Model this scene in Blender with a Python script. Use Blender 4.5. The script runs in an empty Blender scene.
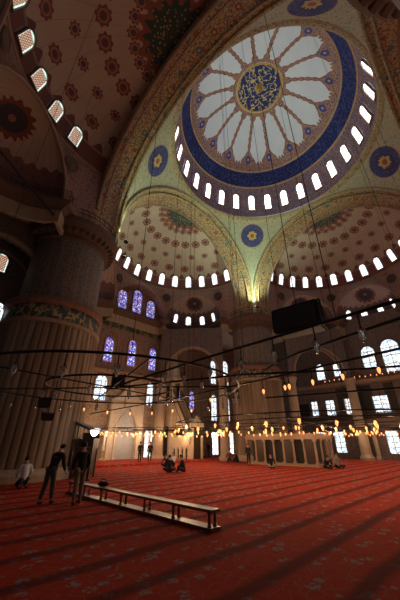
import bpy, bmesh, math, random
from mathutils import Vector, Matrix
PI = math.pi
R = math.radians
random.seed(7)
sc = bpy.context.scene
COL = sc.collection

# ------------------------------------------------------------------ camera
cd = bpy.data.cameras.new('camera')
cam = bpy.data.objects.new('camera', cd)
COL.objects.link(cam)
CAM = Vector((-19.74, -8.84, 1.85))
_h, _p = R(44.755), R(26.849)
fwd = Vector((math.cos(_h)*math.cos(_p), math.sin(_h)*math.cos(_p), math.sin(_p)))
cam.location = CAM
cam.rotation_euler = fwd.to_track_quat('-Z', 'Y').to_euler()
cd.sensor_fit = 'VERTICAL'
cd.sensor_height = 36
cd.lens = 282.4/600*36
cd.clip_start = .05
cd.clip_end = 300
sc.camera = cam

# ------------------------------------------------------------------ world and exposure
w = bpy.data.worlds.new('world')
sc.world = w
w.use_nodes = True
w.node_tree.nodes['Background'].inputs[0].default_value = (.55, .7, 1, 1)
w.node_tree.nodes['Background'].inputs[1].default_value = 1.0
vs = sc.view_settings
vs.view_transform = 'Standard'
vs.look = 'None'
vs.gamma = 1
vs.use_curve_mapping = False
vs.exposure = 0.0

# light strengths (panes are daylit windows, bulbs are lit lamps)
DOME_WIN = 9.5
SEMI_WIN = 3.6
WALL_WIN = 3.0
BULB = 2.3
LAMP_W = 56.0      # real light given by each group of oil-lamp bulbs


def lamp(name, kind, loc, energy, color, size=.2, target=None, spot=None):
    l = bpy.data.lights.new(name, kind)
    l.energy = energy
    l.color = color
    if kind == 'SPOT':
        l.spot_size = R(spot)
        l.spot_blend = .8
        l.shadow_soft_size = size
    elif kind == 'POINT':
        l.shadow_soft_size = size
    o = bpy.data.objects.new(name, l)
    COL.objects.link(o)
    o.location = loc
    if target is not None:
        o.rotation_euler = (Vector(target)-Vector(loc)).to_track_quat('-Z', 'Y').to_euler()
    return o


# ------------------------------------------------------------------ node maths helper
class S:
    def __init__(s, g, k):
        s.g = g
        s.k = k

    def _b(s, op, o=None, o2=None, rev=False):
        n = s.g.nt.nodes.new('ShaderNodeMath')
        n.operation = op
        a = [s] if o is None else ([o, s] if rev else [s, o])
        if o2 is not None:
            a.append(o2)
        for i, q in enumerate(a):
            if isinstance(q, S):
                s.g.nt.links.new(q.k, n.inputs[i])
            else:
                n.inputs[i].default_value = q
        return S(s.g, n.outputs[0])

    def __add__(s, o): return s._b('ADD', o)
    __radd__ = __add__
    def __sub__(s, o): return s._b('SUBTRACT', o)
    def __rsub__(s, o): return s._b('SUBTRACT', o, rev=True)
    def __mul__(s, o): return s._b('MULTIPLY', o)
    __rmul__ = __mul__
    def __truediv__(s, o): return s._b('DIVIDE', o)
    def __rtruediv__(s, o): return s._b('DIVIDE', o, rev=True)
    def sin(s): return s._b('SINE')
    def abs(s): return s._b('ABSOLUTE')
    def sqrt(s): return s._b('SQRT')
    def floor(s): return s._b('FLOOR')
    def asin(s): return s._b('ARCSINE')
    def frac(s): return s._b('FRACT')
    def max(s, o): return s._b('MAXIMUM', o)
    def min(s, o): return s._b('MINIMUM', o)
    def lt(s, o): return s._b('LESS_THAN', o)
    def gt(s, o): return s._b('GREATER_THAN', o)
    def pow(s, o): return s._b('POWER', o)
    def atan2(s, o): return s._b('ARCTAN2', o)
    def mod(s, o): return s._b('FLOORED_MODULO', o)

    def step(s, a, b):      # smooth ramp 0..1 from a to b
        n = s.g.nt.nodes.new('ShaderNodeMapRange')
        n.interpolation_type = 'SMOOTHSTEP'
        s.g.nt.links.new(s.k, n.inputs[0])
        n.inputs[1].default_value = a
        n.inputs[2].default_value = b
        return S(s.g, n.outputs[0])


class G:
    def __init__(g, name, rough=.8, metal=0., spec=.3):
        g.m = bpy.data.materials.new(name)
        g.m.use_nodes = True
        g.nt = g.m.node_tree
        g.b = g.nt.nodes['Principled BSDF']
        g.b.inputs['Roughness'].default_value = rough
        g.b.inputs['Metallic'].default_value = metal
        g.b.inputs['Specular IOR Level'].default_value = spec
        tc = g.nt.nodes.new('ShaderNodeTexCoord')
        g.P = tc.outputs['Object']
        sp = g.nt.nodes.new('ShaderNodeSeparateXYZ')
        g.nt.links.new(g.P, sp.inputs[0])
        g.x, g.y, g.z = (S(g, sp.outputs[i]) for i in range(3))

    def vec(g, x, y, z):
        n = g.nt.nodes.new('ShaderNodeCombineXYZ')
        for i, q in enumerate((x, y, z)):
            if isinstance(q, S):
                g.nt.links.new(q.k, n.inputs[i])
            else:
                n.inputs[i].default_value = q
        return n.outputs[0]

    def noise(g, scale, detail=2, v=None):
        n = g.nt.nodes.new('ShaderNodeTexNoise')
        g.nt.links.new(v or g.P, n.inputs['Vector'])
        n.inputs['Scale'].default_value = scale
        n.inputs['Detail'].default_value = detail
        return S(g, n.outputs[0])

    def voro(g, scale, v=None, feat='F1', col=False, rnd=1.):
        n = g.nt.nodes.new('ShaderNodeTexVoronoi')
        n.feature = feat
        g.nt.links.new(v or g.P, n.inputs['Vector'])
        n.inputs['Scale'].default_value = scale
        n.inputs['Randomness'].default_value = rnd
        if col:
            sp = g.nt.nodes.new('ShaderNodeSeparateColor')
            g.nt.links.new(n.outputs['Color'], sp.inputs[0])
            return S(g, n.outputs['Distance']), S(g, sp.outputs[0])
        return S(g, n.outputs['Distance'])

    def mix(g, a, b, f):
        n = g.nt.nodes.new('ShaderNodeMix')
        n.data_type = 'RGBA'
        if isinstance(f, S):
            g.nt.links.new(f.k, n.inputs[0])
        else:
            n.inputs[0].default_value = f
        for i, q in ((6, a), (7, b)):
            if isinstance(q, tuple):
                n.inputs[i].default_value = (*q[:3], 1)
            else:
                g.nt.links.new(q, n.inputs[i])
        return n.outputs[2]

    def out(g, c, emit=None, bump=None, bs=.3):
        if isinstance(c, tuple):
            g.b.inputs['Base Color'].default_value = (*c[:3], 1)
        else:
            g.nt.links.new(c, g.b.inputs['Base Color'])
        if emit is not None:
            col, st = emit
            if isinstance(col, tuple):
                g.b.inputs['Emission Color'].default_value = (*col, 1)
            else:
                g.nt.links.new(col, g.b.inputs['Emission Color'])
            g.b.inputs['Emission Strength'].default_value = st
        if bump is not None:
            n = g.nt.nodes.new('ShaderNodeBump')
            n.inputs['Strength'].default_value = bs
            n.inputs['Distance'].default_value = .05
            g.nt.links.new(bump.k, n.inputs['Height'])
            g.nt.links.new(n.outputs[0], g.b.inputs['Normal'])
        return g.m


def plain(name, c, rough=.7, metal=0., spec=.3, var=.25, scale=3):
    g = G(name, rough, metal, spec)
    n = g.noise(scale, 4)
    return g.out(g.mix(tuple(q*(1-var) for q in c), tuple(min(1, q*(1+var)) for q in c), n))


def ornate(name, base, c1, c2, scale=2.2, rough=.55, seed=0.):
    """painted or tiled floral ornament: cells with rosettes, thin outlines and leaves"""
    g = G(name, rough)
    d, r = g.voro(scale, col=True, rnd=.55)
    e = g.voro(scale*2.7, feat='DISTANCE_TO_EDGE', rnd=.8)
    k = g.voro(scale*5, rnd=.9)
    c = g.mix(base, c1, k.lt(.32))
    c = g.mix(c, c2, e.lt(.05))
    c = g.mix(c, g.mix(c1, c2, r.gt(.5)), d.lt(.27)*.9)
    c = g.mix(c, base, d.lt(.12))
    return g.out(c)


M = {}
M['cream'] = plain('painted_cream', (.52, .42, .34), .8)
M['stone'] = plain('warm_stone', (.36, .27, .2), .75)
M['band_stone'] = plain('cornice_stone', (.30, .21, .155), .75)
M['dark_trim'] = plain('dark_moulding', (.13, .08, .06), .7)
M['iron'] = plain('black_iron', (.018, .016, .015), .5, .6)
M['black'] = plain('black_plastic', (.012, .012, .013), .6)
M['wood'] = plain('brown_wood', (.15, .052, .022), .38, spec=.35, scale=9)
M['darkwood'] = plain('dark_wood', (.045, .025, .016), .4, spec=.4, scale=9)
M['tribune'] = plain('tribune_marble', (.36, .24, .16), .6)
M['marble'] = plain('pale_marble', (.62, .55, .47), .4)
M['gold'] = plain('gilding', (.55, .36, .12), .45, .25)
M['grille'] = plain('dark_grille', (.035, .03, .028), .7)
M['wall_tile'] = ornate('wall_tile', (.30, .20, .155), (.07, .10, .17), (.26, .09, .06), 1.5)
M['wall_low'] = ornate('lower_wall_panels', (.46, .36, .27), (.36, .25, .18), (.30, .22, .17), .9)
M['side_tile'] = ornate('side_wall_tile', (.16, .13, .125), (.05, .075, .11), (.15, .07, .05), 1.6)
M['soffit'] = ornate('arch_soffit', (.42, .29, .15), (.045, .12, .15), (.22, .06, .03), .95)
M['arch_face'] = ornate('arch_face', (.46, .40, .23), (.16, .16, .10), (.30, .16, .09), 1.6)
M['ring_tile'] = ornate('ring_tile', (.26, .12, .11), (.07, .07, .20), (.36, .24, .18), 1.6)
M['spandrel'] = ornate('exedra_spandrel', (.34, .21, .17), (.14, .10, .12), (.24, .09, .07), 1.4)


def mk_pier_tile():
    g = G('pier_tile', .5)
    a = g.y.atan2(g.x)
    u = a*(24/(2*PI))
    st = (u.frac()-.5).abs()
    v = g.z*1.1+u.floor()*.5
    dd = ((st*2.2).pow(2)+((v.frac()-.5)*1.0).pow(2)).sqrt()
    k = g.voro(5.5, rnd=.9)
    c = g.mix((.17, .145, .12), (.05, .085, .13), k.lt(.38))
    c = g.mix(c, (.28, .10, .06), (dd-.28).abs().lt(.05))
    c = g.mix(c, (.04, .10, .15), dd.lt(.17))
    c = g.mix(c, (.23, .15, .10), st.gt(.42))
    return g.out(c)


def mk_flute():
    g = G('fluted_marble', .55, spec=.25)
    v = g.vec(g.x, g.y, g.z*.12)
    n = g.noise(1.6, 6, v)
    a = (g.y.atan2(g.x)*(23/(2*PI))).floor()
    k = g.noise(1.0, 0, g.vec(a*3.7, .5, .5))
    c = g.mix((.15, .095, .062), (.36, .265, .19), n.step(.3, .7)*k.step(.3, .7)*.8+.1)
    return g.out(c)


def mk_script(name, base, ink, scale=2.2):
    g = G(name, .5)
    n = g.noise(scale, 3)
    m = (n-.5).abs().lt(.035)
    return g.out(g.mix(base, ink, m))


def mk_dome():
    g = G('dome_painting', .7)
    r = (g.x*g.x+g.y*g.y).sqrt()
    a = g.y.atan2(g.x)
    t = (a*(16/(2*PI))+.35)
    f = (t.frac()-.5).abs()*(2*PI/16)*r      # metres from rib centre line
    orn = g.voro(3.2, rnd=.8)
    orn2 = g.voro(6.0, feat='DISTANCE_TO_EDGE')
    paint = g.mix((.30, .13, .10), (.04, .05, .20), orn.lt(.36))
    paint = g.mix(paint, (.55, .42, .30), orn2.lt(.045))
    field = g.mix((.62, .68, .80), (.74, .79, .88), g.noise(.7, 4))
    wid = .15+.04*(r*9).sin()+.85*r.step(6.9, 8.0)+.25*(1-r.step(3.2, 4.2))
    c = g.mix(field, paint, f.lt(wid))
    c = g.mix(c, (.30, .10, .06), (f-wid).abs().lt(.045))
    cusp = 8.15-.25*(a*64).sin().abs()
    c = g.mix(c, paint, r.gt(cusp))
    ros = ((f*f)+((r-7.75)*(r-7.75))).sqrt()
    c = g.mix(c, (.05, .07, .30), ros.lt(.36))
    c = g.mix(c, (.50, .36, .28), ros.lt(.13))
    c = g.mix(c, paint, r.lt(3.35))
    c = g.mix(c, (.60, .48, .30), r.lt(2.95))
    sc_ = g.noise(1.7, 2)
    disc = g.mix((.025, .035, .17), (.62, .52, .20), (sc_-.5).abs().lt(.03))
    c = g.mix(c, disc, r.lt(2.75))
    c = g.mix(c, (.65, .45, .12), r.lt(.5))
    blue = g.mix((.012, .018, .12), (.06, .08, .24), (g.noise(2.2, 2)-.5).abs().lt(.03))
    c = g.mix(c, blue, r.gt(8.78))
    c = g.mix(c, (.50, .36, .25), (r-8.76).abs().lt(.06))
    low = g.mix((.20, .12, .16), (.04, .06, .28), g.voro(2.6, rnd=.7).lt(.36))
    low = g.mix(low, (.45, .33, .27), g.voro(4.2, feat='DISTANCE_TO_EDGE').lt(.05))
    c = g.mix(c, low, r.gt(9.85))
    c = g.mix(c, (.48, .38, .26), (r-9.83).abs().lt(.05))
    return g.out(c)


def mk_semi():
    """local frame: centre at origin, outward +Y, height 0..6.9"""
    g = G('semi_dome_painting', .8)
    h = (g.z/6.9).min(1.).max(-1.)
    s = h.asin()
    rho = (PI/2-s)
    th = g.x.atan2(g.y)
    row = rho*(1/.235)
    ri = row.floor()
    dr = (row.frac()-.5)*.235*9.6
    nn = 11/PI
    tt = th*nn+ri*.5
    dt = (tt.frac()-.5)*(1/nn)*(h*h*-1+1).max(.0).sqrt()*10
    d = (dr*dr+dt*dt).sqrt()
    big = .62-.17*((ri*1.).mod(2.))
    sca = .07*((dt.atan2(dr))*8).sin()
    base = g.mix((.40, .305, .25), (.50, .39, .32), g.noise(.6, 3))
    c = g.mix(base, (.22, .07, .055), (d+sca).lt(big))
    c = g.mix(c, (.36, .20, .15), (d-big*.6).abs().lt(.05))
    c = g.mix(c, (.09, .06, .09), d.lt(.2))
    # thin seams
    c = g.mix(c, (.26, .18, .15), ((th*nn*2).frac()-.5).abs().lt(.012))
    # fringe above the window ring
    fr = .33+.055*((th*40).sin())
    k = g.voro(2.4)
    fringe = g.mix((.20, .075, .06), (.12, .09, .13), k.lt(.35))
    c = g.mix(c, fringe, h.lt(fr))
    c = g.mix(c, (.33, .2, .16), (h-.285).abs().lt(.012))
    # boss at the top
    bs = rho+.03*((th*18).sin())
    boss = g.mix((.04, .06, .06), (.30, .22, .10), g.voro(3.5).lt(.3))
    c = g.mix(c, boss, bs.lt(.26))
    c = g.mix(c, (.24, .08, .06), (bs-.28).abs().lt(.03))
    return g.out(c)


def mk_exedra():
    g = G('exedra_painting', .8)
    r = (g.x*g.x+g.y*g.y).sqrt()
    th = g.x.atan2(g.y)
    base = g.mix((.40, .31, .26), (.48, .38, .32), g.noise(.8, 3))
    c = g.mix(base, (.26, .17, .14), ((th*6).frac()-.5).abs().lt(.03))
    low = g.mix((.22, .11, .10), (.11, .10, .17), g.voro(2.6).lt(.36))
    c = g.mix(c, low, (g.z+.12*(th*26).sin()).lt(2.35))
    dd = (g.x*g.x+(g.z-3.55).pow(2)+(g.y-2.2).pow(2)).sqrt()
    ang = g.x.atan2(g.z-3.55-(g.y-2.2))
    sb = dd+.14*(ang*16).sin()
    c = g.mix(c, (.20, .065, .05), sb.lt(1.35))
    c = g.mix(c, (.05, .05, .06), dd.lt(.95))
    c = g.mix(c, (.30, .14, .10), dd.lt(.25))
    return g.out(c)


def mk_pend():
    g = G('pendentive_painting', .7)
    e = g.voro(1.9, feat='DISTANCE_TO_EDGE', rnd=.9)
    k = g.voro(3.6, rnd=.9)
    c = g.mix((.40, .40, .29), (.26, .29, .22), k.lt(.33))
    c = g.mix(c, (.52, .47, .30), e.lt(.035))
    dx = g.x.abs()-8.55
    dy = g.y.abs()-8.55
    dz = g.z-28.65
    d = (dx*dx+dy*dy+dz*dz).sqrt()
    rim = g.mix((.05, .07, .22), (.17, .10, .14), g.voro(3.3).lt(.34))
    c = g.mix(c, (.42, .34, .2), d.lt(1.72))
    c = g.mix(c, rim, d.lt(1.62))
    c = g.mix(c, (.05, .06, .18), d.lt(.98))
    c = g.mix(c, (.55, .38, .14), (d+.1*((dx-dy).atan2(dz)*9).sin()).lt(.62))
    c = g.mix(c, (.30, .12, .07), d.lt(.3))
    return g.out(c)


def mk_carpet():
    g = G('red_prayer_carpet', .95, spec=.1)
    wob = g.noise(.35, 2)
    yy = g.y+(wob-.5)*.35
    row = ((yy+.13)*(1/1.2)).frac()
    dark = (row-.5).abs().step(.20, .05)
    base = g.mix((.33, .017, .010), (.46, .036, .014), g.noise(5, 3))
    d, r = g.voro(2.9, col=True, rnd=.85)
    k = g.voro(13, rnd=1.)
    petal = d.lt(.33)*k.lt(.56)
    c = g.mix(base, (.27, .20, .20), petal)
    c = g.mix(c, (.06, .05, .07), d.lt(.06))
    st = g.voro(4.3, feat='DISTANCE_TO_EDGE', rnd=1.).lt(.018)
    c = g.mix(c, (.30, .14, .08), st*.7)
    c = g.mix(c, (.075, .006, .007), dark*.78)
    return g.out(c, bump=g.noise(60, 2), bs=.4)


def mk_pane(name, kind, strength, local=True):
    g = G(name, .3)
    if kind == 'clear':
        vx = (g.x*7.5+((g.y*7.5).floor())*.5)
        d = ((vx.frac()-.5).pow(2)+((g.y*7.5).frac()-.5).pow(2)).sqrt()
        c = g.mix((.012, .008, .006), (.90, .88, .92), d.lt(.40))
        c = g.mix(c, (.50, .56, .66), g.noise(1.2, 2).step(.5, .7)*d.lt(.40))
    elif kind == 'dim':
        vx = (g.x*7+((g.y*7).floor())*.5)
        d = ((vx.frac()-.5).pow(2)+((g.y*7).frac()-.5).pow(2)).sqrt()
        c = g.mix((.20, .06, .025), (.72, .56, .42), d.lt(.33))
        ex = g.x.abs().gt(.40).max(g.y.lt(.12)).max(g.y.gt(1.42))
        c = g.mix(c, g.mix((.45, .9, .75), (1., 1., .95), ((g.y*3+g.x*3).frac()).gt(.4)), ex)
    elif kind == 'stain':
        d, r = g.voro(6.5, col=True)
        e = g.voro(6.5, feat='DISTANCE_TO_EDGE')
        c = g.mix((.03, .03, .38), (.16, .22, .75), r.gt(.35))
        c = g.mix(c, (.75, .75, .85), r.gt(.70))
        c = g.mix(c, (.55, .10, .10), r.gt(.88))
        c = g.mix(c, (.02, .02, .04), e.lt(.045))
    elif kind == 'pale':
        d, r = g.voro(4.0, col=True)
        e = g.voro(4.0, feat='DISTANCE_TO_EDGE')
        c = g.mix((.78, .84, .92), (.95, .93, .85), r.gt(.4))
        c = g.mix(c, (.35, .55, .75), r.gt(.78))
        c = g.mix(c, (.06, .06, .07), e.lt(.05))
    else:   # door-like clear daylight
        c = g.mix((.95, .95, 1.), (.65, .75, .9), g.noise(1.0, 2).step(.45, .7))
        c = g.mix(c, (.05, .05, .05), (g.y*1.3).frac().lt(.07).max((g.x*2.2+.5).frac().lt(.09)))
    return g.out((.05, .05, .05), emit=(c, strength))


M['pier_tile'] = mk_pier_tile()
M['flute'] = mk_flute()
M['script'] = mk_script('inscription_band', (.07, .085, .10), (.40, .30, .14), 1.5)
M['script_green'] = mk_script('green_inscription', (.035, .055, .04), (.22, .19, .09), 1.4)
M['dome'] = mk_dome()
M['semi'] = mk_semi()
M['exedra'] = mk_exedra()
M['pend'] = mk_pend()
M['carpet'] = mk_carpet()
M['p_dome'] = mk_pane('pane_drum', 'clear', DOME_WIN)
M['p_semi'] = mk_pane('pane_semi_dome', 'clear', SEMI_WIN)
M['p_near'] = mk_pane('pane_near_lattice', 'dim', 1.1)
M['p_stain'] = mk_pane('pane_stained_blue', 'stain', 1.5)
M['p_pale'] = mk_pane('pane_pale_glass', 'pale', WALL_WIN*.6)
M['p_day'] = mk_pane('pane_daylight', 'day', WALL_WIN*.75)


def mk_bulb():
    g = G('lit_bulb', .3)
    return g.out((.8, .5, .2), emit=((1., .33, .10), BULB))


M['bulb'] = mk_bulb()


def mk_glass():
    g = G('clear_glass', .08, spec=.6)
    g.b.inputs['Transmission Weight'].default_value = .75
    return g.out((.85, .85, .82))


M['glass'] = mk_glass()


# ------------------------------------------------------------------ mesh helpers
class MB:
    def __init__(s):
        s.b = bmesh.new()

    def face(s, pts):
        try:
            return s.b.faces.new([s.b.verts.new(p) for p in pts])
        except ValueError:
            pass

    def box(s, x0, x1, y0, y1, z0, z1, mt=None):
        v = [Vector((x, y, z)) for z in (z0, z1) for y in (y0, y1) for x in (x0, x1)]
        if mt is not None:
            v = [mt @ q for q in v]
        v = [s.b.verts.new(q) for q in v]
        for f in ((0, 2, 3, 1), (4, 5, 7, 6), (0, 1, 5, 4), (2, 6, 7, 3), (0, 4, 6, 2), (1, 3, 7, 5)):
            s.b.faces.new([v[i] for i in f])
        return s

    def grid(s, fn, nu, nv, closeu=False):
        vv = [[s.b.verts.new(fn(i/nu, j/nv)) for j in range(nv+1)] for i in range(nu if closeu else nu+1)]
        n = len(vv)
        for i in range(nu):
            for j in range(nv):
                a, b = vv[i], vv[(i+1) % n]
                try:
                    s.b.faces.new((a[j], b[j], b[j+1], a[j+1]))
                except ValueError:
                    pass
        return s

    def lathe(s, prof, c=(0, 0), n=32, mt=None, cap=True):
        rows = []
        for (r, z) in prof:
            row = []
            for i in range(n):
                a = 2*PI*i/n
                p = Vector((c[0]+r*math.cos(a), c[1]+r*math.sin(a), z))
                row.append(s.b.verts.new(mt @ p if mt is not None else p))
            rows.append(row)
        for a, b in zip(rows, rows[1:]):
            for i in range(n):
                s.b.faces.new((a[i], a[(i+1) % n], b[(i+1) % n], b[i]))
        if cap:
            s.b.faces.new(rows[0][::-1])
            s.b.faces.new(rows[-1])
        return s

    def tube(s, pts, r, n=6, closed=False):
        pts = [Vector(p) for p in pts]
        rows = []
        m = len(pts)
        for i, p in enumerate(pts):
            a = pts[i-1] if (i > 0 or closed) else p
            b = pts[(i+1) % m] if (i < m-1 or closed) else p
            t = (b-a).normalized()
            u = t.cross(Vector((0, 0, 1)))
            if u.length < 1e-3:
                u = t.cross(Vector((1, 0, 0)))
            u.normalize()
            v = t.cross(u)
            rr = r[i] if isinstance(r, (list, tuple)) else r
            rows.append([s.b.verts.new(p+(u*math.cos(2*PI*k/n)+v*math.sin(2*PI*k/n))*rr) for k in range(n)])
        for i in range(m if closed else m-1):
            a, b = rows[i], rows[(i+1) % m]
            for k in range(n):
                s.b.faces.new((a[k], a[(k+1) % n], b[(k+1) % n], b[k]))
        if not closed:
            s.b.faces.new(rows[0][::-1])
            s.b.faces.new(rows[-1])
        return s

    def ring(s, c, r, t, n=48, z=0., a0=0., a1=2*PI):
        full = abs(a1-a0-2*PI) < 1e-6
        k = n if full else n+1
        return s.tube([(c[0]+r*math.cos(a0+(a1-a0)*i/n), c[1]+r*math.sin(a0+(a1-a0)*i/n), z) for i in range(k)], t, 6, full)

    def prism(s, outline, d0, d1, mt=None):
        """outline in XY plane extruded along Z"""
        lo = [Vector((x, y, d0)) for x, y in outline]
        hi = [Vector((x, y, d1)) for x, y in outline]
        if mt is not None:
            lo = [mt @ q for q in lo]
            hi = [mt @ q for q in hi]
        lo = [s.b.verts.new(q) for q in lo]
        hi = [s.b.verts.new(q) for q in hi]
        n = len(lo)
        s.b.faces.new(lo[::-1])
        s.b.faces.new(hi)
        for i in range(n):
            s.b.faces.new((lo[i], lo[(i+1) % n], hi[(i+1) % n], hi[i]))
        s.b.normal_update()
        return s

    def sweep(s, path, prof, closed=False):
        """path: xy points; prof: (offset to the left of travel, z) closed outline"""
        rows = []
        m = len(path)
        P = [Vector((p[0], p[1])) for p in path]
        for i in range(m):
            a = P[i-1] if (i > 0 or closed) else P[i]
            b = P[(i+1) % m] if (i < m-1 or closed) else P[i]
            t = (b-a).normalized()
            nn = Vector((-t.y, t.x))
            rows.append([s.b.verts.new((P[i].x+nn.x*o, P[i].y+nn.y*o, z)) for o, z in prof])
        k = len(prof)
        for i in range(m if closed else m-1):
            a, b = rows[i], rows[(i+1) % m]
            for j in range(k):
                s.b.faces.new((a[j], a[(j+1) % k], b[(j+1) % k], b[j]))
        if not closed:
            s.b.faces.new(rows[0][::-1])
            s.b.faces.new(rows[-1])
        return s

    def ball(s, c, rx, ry=None, rz=None, n=12, mt=None):
        ry = ry or rx
        rz = rz or rx
        m = n//2
        prof = [(math.sin(PI*i/m), -math.cos(PI*i/m)) for i in range(1, m)]
        rows = []
        for (r, z) in prof:
            row = []
            for i in range(n):
                a = 2*PI*i/n
                p = Vector((c[0]+rx*r*math.cos(a), c[1]+ry*r*math.sin(a), c[2]+rz*z))
                row.append(s.b.verts.new(mt @ p if mt is not None else p))
            rows.append(row)
        for a, b in zip(rows, rows[1:]):
            for i in range(n):
                s.b.faces.new((a[i], a[(i+1) % n], b[(i+1) % n], b[i]))
        for row, zz in ((rows[0][::-1], -rz), (rows[-1], rz)):
            p = Vector((c[0], c[1], c[2]+zz))
            t = s.b.verts.new(mt @ p if mt is not None else p)
            for i in range(n):
                s.b.faces.new((row[i], row[(i+1) % n], t))
        return s

    def mesh(s, name, mat, smooth=False):
        bmesh.ops.remove_doubles(s.b, verts=s.b.verts, dist=1e-5)
        me = bpy.data.meshes.new(name)
        s.b.to_mesh(me)
        s.b.free()
        me.materials.append(mat if not isinstance(mat, str) else M[mat])
        if smooth:
            for p in me.polygons:
                p.use_smooth = True
        return me

    def build(s, name, mat, parent=None, smooth=False):
        return put(name, s.mesh(name, mat, smooth), parent)


def put(name, me, parent=None, loc=None, rz=0., mw=None):
    o = bpy.data.objects.new(name, me)
    COL.objects.link(o)
    if parent is not None:
        o.parent = parent
    if mw is not None:
        o.matrix_basis = mw
    else:
        if loc is not None:
            o.location = loc
        o.rotation_euler = (0, 0, rz)
    return o


def tag(o, label=None, cat=None, group=None, kind=None):
    if label:
        o['label'] = label
    if cat:
        o['category'] = cat
    if group:
        o['group'] = group
    if kind:
        o['kind'] = kind
    return o


def empty(name, loc=(0, 0, 0), rz=0.):
    o = bpy.data.objects.new(name, None)
    o.empty_display_size = .2
    COL.objects.link(o)
    o.location = loc
    o.rotation_euler = (0, 0, rz)
    return o


def struct(o, label, cat):
    return tag(o, label, cat, kind='structure')


def arch_pts(w, h, n=14, pointed=.0):
    """arched outline, bottom centre at origin, in XY"""
    r = w/2
    pts = [(r, 0)]
    for i in range(n+1):
        a = PI*i/n
        pts.append((r*math.cos(a), (h-r*(1+pointed))+r*math.sin(a)*(1+pointed)))
    pts.append((-r, 0))
    return pts


SIDES = {'qibla': 0., 'right': -PI/2, 'left': PI/2, 'back': PI}
SIDE_TXT = {'qibla': 'above the prayer niche wall', 'right': 'on the right beyond the far pier', 'left': 'dark, overhead at top left', 'back': 'at the back, behind the top right edge'}

# ------------------------------------------------------------------ floor, platform, walls
W = 24.0
A = 10.73      # half side of the dome square
ZS = 19.57     # springing of the great arches
B = 13.3       # outer face of the great arches
RB = 10.0      # radius of semi-domes
PIER = 13.3

m = MB()
m.box(-W, W, -W, W, -.3, 0)
struct(m.build('floor', 'carpet'), 'red patterned carpet with dark prayer rows', 'carpet floor')
m = MB()
m.box(-11, W-.02, 16.4, W-.02, 0, .17)
struct(m.build('trim_1', 'carpet'), 'low red carpeted platform in front of the prayer niche wall', 'platform')

for nm, a in (('wall_front', (-W-.5, W+.5, W, W+.5)), ('wall_right', (W, W+.5, -W, W)), ('wall_left', (-W-.5, -W, -W, W)), ('wall_back', (-W-.5, W+.5, -W-.5, -W))):
    m = MB()
    zt = 18.4
    if nm == 'wall_front':
        m.box(a[0], a[1], a[2], a[3], -.3, zt)
        o = m.build(nm, 'wall_tile')
        c = MB()
        c.box(-11.5, W-.01, W-.06, W, .17, 9.4)
        c.build('marble_panelling', 'wall_low', o)
        c = MB()
        c.sweep([(-12, W), (W, W)], [(0, 9.4), (-.35, 9.5), (-.5, 9.75), (-.5, 9.95), (0, 10.0)])
        c.build('ledge', 'band_stone', o)
        c = MB()
        c.box(-5.2, 5.2, W-.1, W, 15.6, 16.5)
        c.build('inscription_panel', 'script_green', o)
        for x in (-5.4, 5.4):
            c = MB()
            c.box(x-.45, x+.45, W-.7, W, .17, 17.6)
            c.lathe([(.3, 9.5), (.3, 17)], (x+(.5 if x > 0 else -.5), W-.8), 12)
            c.build('pilaster', 'stone', o)
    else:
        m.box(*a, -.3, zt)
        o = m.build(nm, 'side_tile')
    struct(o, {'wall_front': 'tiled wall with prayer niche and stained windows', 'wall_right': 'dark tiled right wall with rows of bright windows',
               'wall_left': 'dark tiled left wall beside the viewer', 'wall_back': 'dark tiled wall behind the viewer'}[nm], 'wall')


# ---- local paths for one side (outward = +Y)
PHI = R(50)
CH = RB*math.cos(R(25))
RE = RB*math.sin(R(25))


def ex_center(k):       # k = -1 left, 0 central, +1 right
    a = PI/2-k*PHI
    return (CH*math.cos(a), B+CH*math.sin(a), a)


def ex_arc(k, n=14, r=RE):
    cx, cy, a = ex_center(k)
    return [(cx+r*math.cos(a-PI/2*(1-2*i/n)*-1), cy+r*math.sin(a-PI/2*(1-2*i/n)*-1)) for i in range(n+1)]


def side_path(flat):
    """from left pier to right pier along the foot of the semi-dome"""
    p = [(-11.5, 14.6)]
    for k in (-1, 0, 1):
        if k == 0 and flat:
            cx, cy, a = ex_center(0)
            p += [(-RE, cy), (-RE, W-.25), (RE, W-.25), (RE, cy)]
        else:
            p += ex_arc(k)
    p.append((11.5, 14.6))
    return p


# ceiling over the corner bays at cornice level
def ceiling_poly():
    pts = [(RE, 24.0), (RE, ex_center(0)[1])]
    pts += ex_arc(1)
    pts += [(11.5, 14.6), (14.6, 11.5)]
    pts += [(y, x) for x, y in ex_arc(1)][::-1]
    pts += [(ex_center(0)[1], RE), (24, RE), (24, 24)]
    return pts


m = MB()
for q in range(4):
    mt = Matrix.Rotation(q*PI/2, 4, 'Z')
    lo = [m.b.verts.new(mt @ Vector((x, y, 17.6))) for x, y in ceiling_poly()]
    f = m.b.faces.new(lo)
    e = bmesh.ops.extrude_face_region(m.b, geom=[f])
    for v in e['geom']:
        if isinstance(v, bmesh.types.BMVert):
            v.co.z += .7
m.b.normal_update()
bmesh.ops.triangulate(m.b, faces=m.b.faces)
struct(m.build('ceiling', 'cream'), 'low painted ceilings over the corner bays', 'ceiling')

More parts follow.
